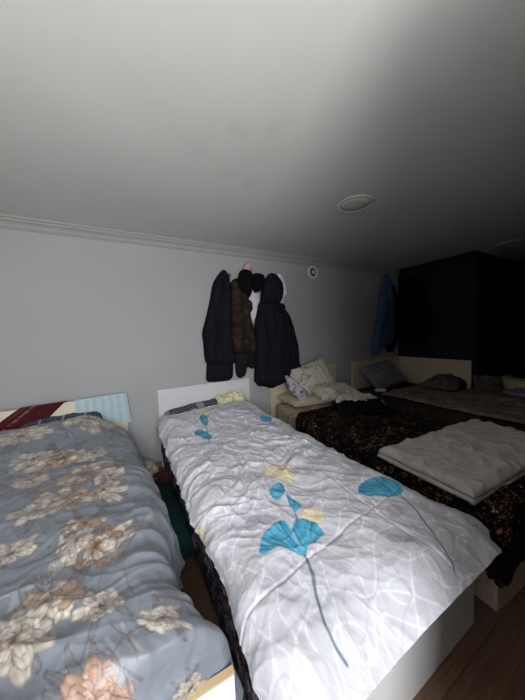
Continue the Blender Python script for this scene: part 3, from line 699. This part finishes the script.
tag(p, 'small white packet on the near edge of the corner bed', 'packet')
# things beyond the corner bed
cb = thing('bedside_cabinet', (4.62, 1.16, 0), 'low cabinet with pale drawer front beyond the corner bed', 'cabinet')
boxo('body', (4.30, .86, 0), (4.90, 1.44, .56), M['darkplastic'], cb, .003)
dr = boxo('drawer', (4.282, .875, .44), (4.299, 1.425, .555), M['beige'], cb, .002)
lathe('knob', [(0, 0), (.006, 0), (.006, .012), (.014, .016), (.014, .024), (0, .026)], M['metal'], dr, 20, Matrix.Translation((4.2815, 1.15, .497)) @ Matrix.Rotation(-PI/2, 4, 'Y'))
boxo('top', (4.275, .85, .561), (4.91, 1.45, .578), M['beige'], cb, .002)
p = pillow('plastic_bag', .30, .26, .14, M['taupe2'], pose(4.02, 1.40, .53, 50, 0, -60), 413, .03, 9)
tag(p, 'crumpled pale plastic bag at the edge of the corner bed', 'bag')
p = pillow('garment_heap', .40, .24, .10, M['black'], pose(4.62, 1.16, .625, 0, 0, 60), 414, .03, 9)
tag(p, 'dark garment heaped on top of the low cabinet', 'garment')
p = pillow('pillow', .40, .24, .08, M['silver'], pose(3.88, .98, .50, 8, 0, 70), 415, .02, 9)
tag(p, 'bluish crumpled pillow lying on the corner bed near the cabinet', 'pillow')

# ---------------------------------------------------------------- hanging clothes
def garment(name, outline, frame, thick, seed, mat, parent=None, fold=.020, fu=13, fv=1.6, R=.07, cell=.013, back=.15, grow=1.05):
    """a hanging garment from its own outline: swells away from the rim, with hanging folds.
    frame(u, z, depth) -> room point, depth grows away from the wall"""
    poly = outline; c0 = (sum(a for a, b in poly)/len(poly), sum(b for a, b in poly)/len(poly)); poly = smooth_poly([(c0[0]+(a-c0[0])*grow, c0[1]+(b-c0[1])*grow) for a, b in poly], 1); pts = []
    for i in range(len(poly)):
        a, b = Vector(poly[i]), Vector(poly[(i+1) % len(poly)]); k = max(1, int((b-a).length/cell))
        pts += [tuple(a.lerp(b, t/k)) for t in range(k)]
    nb = len(pts); us = [p[0] for p in pts]; vs = [p[1] for p in pts]
    gu, gv = np.meshgrid(np.arange(min(us), max(us), cell), np.arange(min(vs), max(vs), cell)); gu = gu.ravel(); gv = gv.ravel()
    gu = gu+np.random.RandomState(seed).uniform(-.2, .2, gu.shape)*cell; 
    k = inpoly(pts, gu, gv) & (segd(pts, gu, gv) > cell*.55)
    allp = pts+list(zip(gu[k].tolist(), gv[k].tolist()))
    vco, _, fs, *_r = delaunay_2d_cdt([Vector(p) for p in allp], [], [list(range(nb))], 1, 1e-6)
    U = np.array([v.x for v in vco]); V = np.array([v.y for v in vco]); D = segd(pts, U, V); D[D < 1e-5] = 0
    s = np.clip(D/R, 0, 1); sw = np.sqrt(np.clip(1-(1-s)**2, 0, 1))
    wu = U+.02*fbm(U*5, V*5, seed, 2)
    folds = fold*(perlin(wu*fu, V*fv, seed+1)*1.8+.8*ridge(wu*fu*.8+V*2, V*fv*2, seed+2, 1.4)+.5*fbm(wu*22, V*9, seed+3, 3)+.5*ridge(U*9-V*6, V*9, seed+4, 1.8))
    F = sw*(thick*(.8+.2*s)+folds); Bk = sw*thick*back*-1
    bm = bmesh.new(); va = [bm.verts.new(frame(u, v, thick*.3+f)) for u, v, f in zip(U, V, F)]
    vb = [va[i] if D[i] == 0 else bm.verts.new(frame(U[i], V[i], thick*.3+Bk[i])) for i in range(len(U))]
    for f in fs:
        for q in ([va[i] for i in f], [vb[i] for i in reversed(f)]):
            try: bm.faces.new(q)
            except ValueError: pass
    return bm_obj(name, bm, mat, parent, True)
def on_back(base): return lambda u, z, dd: (u, YB-base-dd, z)
def on_right(base): return lambda u, z, dd: (XR-base-dd, u, z)
K = COATS
t = thing('jacket', (.95, 2.66, 1.0), 'long dark jacket hanging leftmost on the back wall', 'jacket')
garment('body', K['left'], on_back(.012), .085, 500, M['ink'], t, .016, 14, 1.2)
garment('sleeve', LEFT_SLEEVE, on_back(.06), .06, 505, M['ink'], t, .014, 12, 2.5, R=.035, grow=1.0)
t2 = thing('trousers', (.95, 2.66, .78), 'dark trousers showing below the leftmost jacket', 'trousers')
garment('legs', K['trou'], on_back(.006), .05, 510, M['ink'], t2, .010, 16, 1)
t = thing('jacket', (1.2, 2.66, 1.12), 'dark brown fleecy jacket hanging beside the leftmost jacket', 'jacket')
garment('body', K['brown'], on_back(.03), .07, 520, M['brown'], t, .018, 11, 3)
garment('sleeve', BROWN_SLEEVE, on_back(.06), .05, 523, M['brown'], t, .012, 12, 3, R=.035, grow=1.0)
garment('collar', BROWN_COLLAR, on_back(.07), .04, 525, M['brown'], t, .010, 12, 6, R=.03, grow=1.0)['label'] = 'shaggy brown collar'
t = thing('garment', (1.2, 2.66, .83), 'dark garment showing below the brown fleecy jacket', 'garment')
garment('body', K['under'], on_back(.008), .05, 530, M['charcoal'], t, .012, 16, 2)
t = thing('shirt', (1.37, 2.66, 1.3), 'white garment between the brown jacket and the navy hooded coat', 'shirt')
garment('body', K['white'], on_back(.006), .03, 540, M['white_cloth'], t, .006, 16, 2, R=.03)
t = thing('cap', (1.2, 2.6, 1.8), 'round black cap hanging over the brown fleecy jacket', 'cap')
garment('crown', K['cap'], on_back(.085), .08, 550, M['black'], t, .006, 10, 5, R=.09)
t = thing('hat', (1.4, 2.6, 1.8), 'small black hat hanging between the cap and the navy hood', 'hat')
garment('crown', K['mid'], on_back(.055), .07, 560, M['black'], t, .010, 12, 5, R=.06)
t = thing('coat', (1.62, 2.66, .7), 'large navy hooded coat hanging on the right of the row', 'coat')
garment('body', K['body'], on_back(.035), .095, 570, M['navy'], t, .016, 9, 1.4, R=.09)
garment('sleeve', NAVY_SLEEVE, on_back(.085), .05, 572, M['navy'], t, .010, 12, 2.5, R=.03, grow=1.0)
garment('hood', K['hood'], on_back(.085), .09, 575, M['navy'], t, .012, 9, 4, R=.08)
garment('sleeve', K['sleeve'], on_back(.055), .07, 580, M['navy'], t, .012, 8, 5, R=.05)
garment('hem', K['hem'], on_back(.03), .04, 585, M['black'], t, .006, 12, 2, R=.03)
K['whiter'] = [(a+.06, b+.01) for a, b in K['whiter']]
t = thing('shirt', (1.74, 2.66, 1.6), 'white garment peeking out right of the navy hood', 'shirt')
garment('body', K['whiter'], on_back(.01), .035, 590, M['white_cloth'], t, .008, 16, 2, R=.03)
t = thing('cloth_bow', (1.29, 2.66, 2.0), 'small pinkish knotted cloth hung above the black cap', 'cloth')
garment('cloth', K['pink'], on_back(.02), .04, 595, M['pinkcloth'], t, .012, 22, 12, R=.03, cell=.008)
t = thing('shirt', (3.6, 2.66, .9), 'blue jacket hanging in the dim corner above the silver pillow', 'jacket')
t.name = 'jacket'
garment('body', K['blue'], on_back(.035), .06, 600, M['blue'], t, .014, 9, 1.5)
tube('trim_stripe', [(3.47+.03*i, YB-.115, 1.22+.006*i) for i in range(7)], .008, M['palestripe'], t)
t = thing('garment', (3.85, 2.66, .9), 'black garment hanging just right of the blue jacket', 'garment')
garment('body', K['bk1'], on_back(.01), .06, 610, M['black'], t, .010, 14, 1.5)
t = thing('coat', (4.1, 2.4, .9), 'black coat hanging on the right wall by the corner', 'coat')
garment('body', K['bk2'], on_right(.02), .09, 620, M['black'], t, .014, 12, 1.4)
garment('sleeve', K['bk2s'], on_right(.05), .06, 630, M['black'], t, .01, 10, 1.4, R=.04)

def hook(x, z, label):
    t = thing('wall_hook', (x, YB, z), label, 'hook', 'coat hooks on the back wall')
    boxo('plate', (x-.011, YB-.004, z-.035), (x+.011, YB-.0002, z+.035), M['metal'], t, .001)
    tube('prong', [(x, YB-.004, z+.01), (x, YB-.03, z-.0), (x, YB-.045, z-.008), (x, YB-.052, z+.004), (x, YB-.054, z+.018)], .004, M['metal'], t)
    return t
hook(1.095, 1.955, 'bare metal hook between the leftmost jacket and the black cap')
hook(1.30, 2.06, 'metal hook above the cap holding the pinkish cloth')

# ---------------------------------------------------------------- towels over the left headboard
def over_board(name, label, u0, u1, front, back, skewf, colorf, seed, mat):
    """u along the board, v down the front; the board's local frame is B1"""
    n, m = 110, 130
    U = np.linspace(0, 1, n)[:, None]*np.ones((1, m)); fr = front(U[:, :1])*np.ones((1, m))
    S = -back+(fr+back)*np.linspace(0, 1, m)[None]            # arc length, 0 on the crest
    r = .017; zc = .803
    a = np.clip(S/r, -PI/2, PI/2); over = np.where(np.abs(S) > r*PI/2, np.abs(S)-r*PI/2, 0)
    yy = .0065-r*np.sin(a); zz = zc+r*np.cos(a)-r*.6-over
    xx = u0+(u1-u0)*U+skewf(U, np.maximum(S, 0))
    w = .0045*fbm(xx*14, S*4, seed, 3)*sstep(.01, .06, S)+.003*ridge(xx*16+S*4, S*5, seed+1, 1.6)*sstep(.01, .05, S)
    yy = yy-np.abs(w)-sstep(.05, .3, S)*.01
    P = np.stack([xx, yy, zz], -1)
    g = grid(name, apply_m(B1, P), mat, None, colorf(U, S), .004)
    return tag(g, label, 'towel')
def teal_col(U, S):
    C = np.ones(U.shape+(3,))*np.array(lin((186, 202, 206)))
    k = .5+.5*np.sin(U*2*PI*6.5+.8*fbm(U*4, S*6, 700, 2)); blend(C, k*.6*(.5+.5*sstep(-.2, .3, fbm(U*30, S*30, 701, 2))), lin((142, 178, 190)))
    return C
M['teal'] = painted('pale_teal_towelling', .95, .3, 260, .1)
over_board('towel', 'pale aqua striped towel hung over the right end of the cream headboard', -.375, .0,
           lambda U: .20+.09*U, .20, lambda U, S: .12*S*(U-.2)+0*S, teal_col, 702, M['teal'])
def maroon_col(U, S):
    C = np.ones(U.shape+(3,))*np.array(lin((72, 24, 34))); C *= (1+.15*fbm(U*9, S*12, 711, 3))[..., None]
    for c, wd, cc in ((.30, .035, (150, 130, 112)), (.37, .012, (120, 92, 70)), (.12, .02, (130, 100, 60))):
        brk = sstep(-.25, .0, fbm(U*4, S*45, 712+int(c*100), 2)); blend(C, np.clip((wd-np.abs(U-c))/.01, 0, 1)*brk*.6, lin(cc))
    return C
M['maroon'] = painted('maroon_scarf_cloth', .9, .1, 260, .1)
over_board('scarf', 'maroon scarf with a pale patterned band slung over the left headboard', -.70, -.43,
           lambda U: .25-.12*sstep(.3, 1, U), .16, lambda U, S: -1.35*S*(1-.25*U), maroon_col, 713, M['maroon'])['category'] = 'scarf'

# ---------------------------------------------------------------- clutter on the floor between the first two beds
p = pillow('fabric_bag', .22, .62, .24, M['greencloth'], pose(.150, 1.64, .135, 0, 8, 2), 720, .016, 7)
tag(p, 'dark green fabric bag stuffed on the floor between the left and middle beds', 'bag')
p = pillow('plastic_bag', .20, .20, .14, M['beigeplastic'], pose(.10, 2.43, .09, 20, 8, 20), 721, .03, 12)
tag(p, 'crumpled beige plastic bag against the wall between the left and middle beds', 'bag')
p = pillow('cloth_heap', .24, .26, .13, M['redprint'], pose(.165, 2.17, .07, 8, 5, -10), 722, .03, 12)
tag(p, 'dark red printed cloth on the floor behind the green bag', 'cloth')

# ---------------------------------------------------------------- light: daylight through the window behind the camera, plus an added ceiling fill
def area(name, loc, rot, sx, sy, e, c):
    l = bpy.data.lights.new(name, 'AREA'); l.shape = 'RECTANGLE'; l.size = sx; l.size_y = sy; l.energy = e; l.color = c
    o = bpy.data.objects.new(name, l); col.objects.link(o); o.location = loc; o.rotation_euler = rot; return o
area('window_daylight', ((WX0+WX1)/2, YF-.16, (WZ0+WZ1)/2), (PI/2, 0, 0), WX1-WX0, WZ1-WZ0, 84, (.965, .98, 1))
area('ceiling_fill_light', ((WX0+WX1)/2, YF-.75, .35), (PI*.66, 0, 0), 1.3, .7, 135, (1, .985, .955))  # added lamp outside the window, tilted up to brighten the ceiling
w = bpy.data.worlds.new('outside'); bpy.context.scene.world = w; w.use_nodes = True
w.node_tree.nodes['Background'].inputs[0].default_value = (.7, .8, 1, 1); w.node_tree.nodes['Background'].inputs[1].default_value = .3

# loose one-mesh things get their origin at their own base
bpy.context.view_layer.update()
for o in list(col.objects):
    if o.type == 'MESH' and not o.parent and o.get('kind') != 'structure' and o.name != 'fabric_bag':
        n_ = len(o.data.vertices); V = np.empty(n_*3, np.float32); o.data.vertices.foreach_get('co', V); V = V.reshape(-1, 3)
        c_ = [float(v) for v in ((V[:, 0].min()+V[:, 0].max())/2, (V[:, 1].min()+V[:, 1].max())/2, V[:, 2].min())]
        o.data.transform(Matrix.Translation([-v for v in c_])); o.location = c_

# ---------------------------------------------------------------- camera
cam = bpy.data.cameras.new('camera'); co = bpy.data.objects.new('camera', cam); col.objects.link(co)
cam.sensor_fit = 'HORIZONTAL'; cam.sensor_width = 36; cam.lens = 253/525*36; cam.clip_start = .02
co.matrix_world = Matrix(((.873148, .066798, -.482856, 0), (-.485811, .037974, -.873239, 0), (-.039995, .997044, .065608, 1.3), (0, 0, 0, 1)))
sc = bpy.context.scene; sc.camera = co
sc.view_settings.view_transform = 'Standard'; sc.view_settings.look = 'None'; sc.view_settings.gamma = 1
sc.view_settings.use_curve_mapping = False; sc.view_settings.exposure = 0
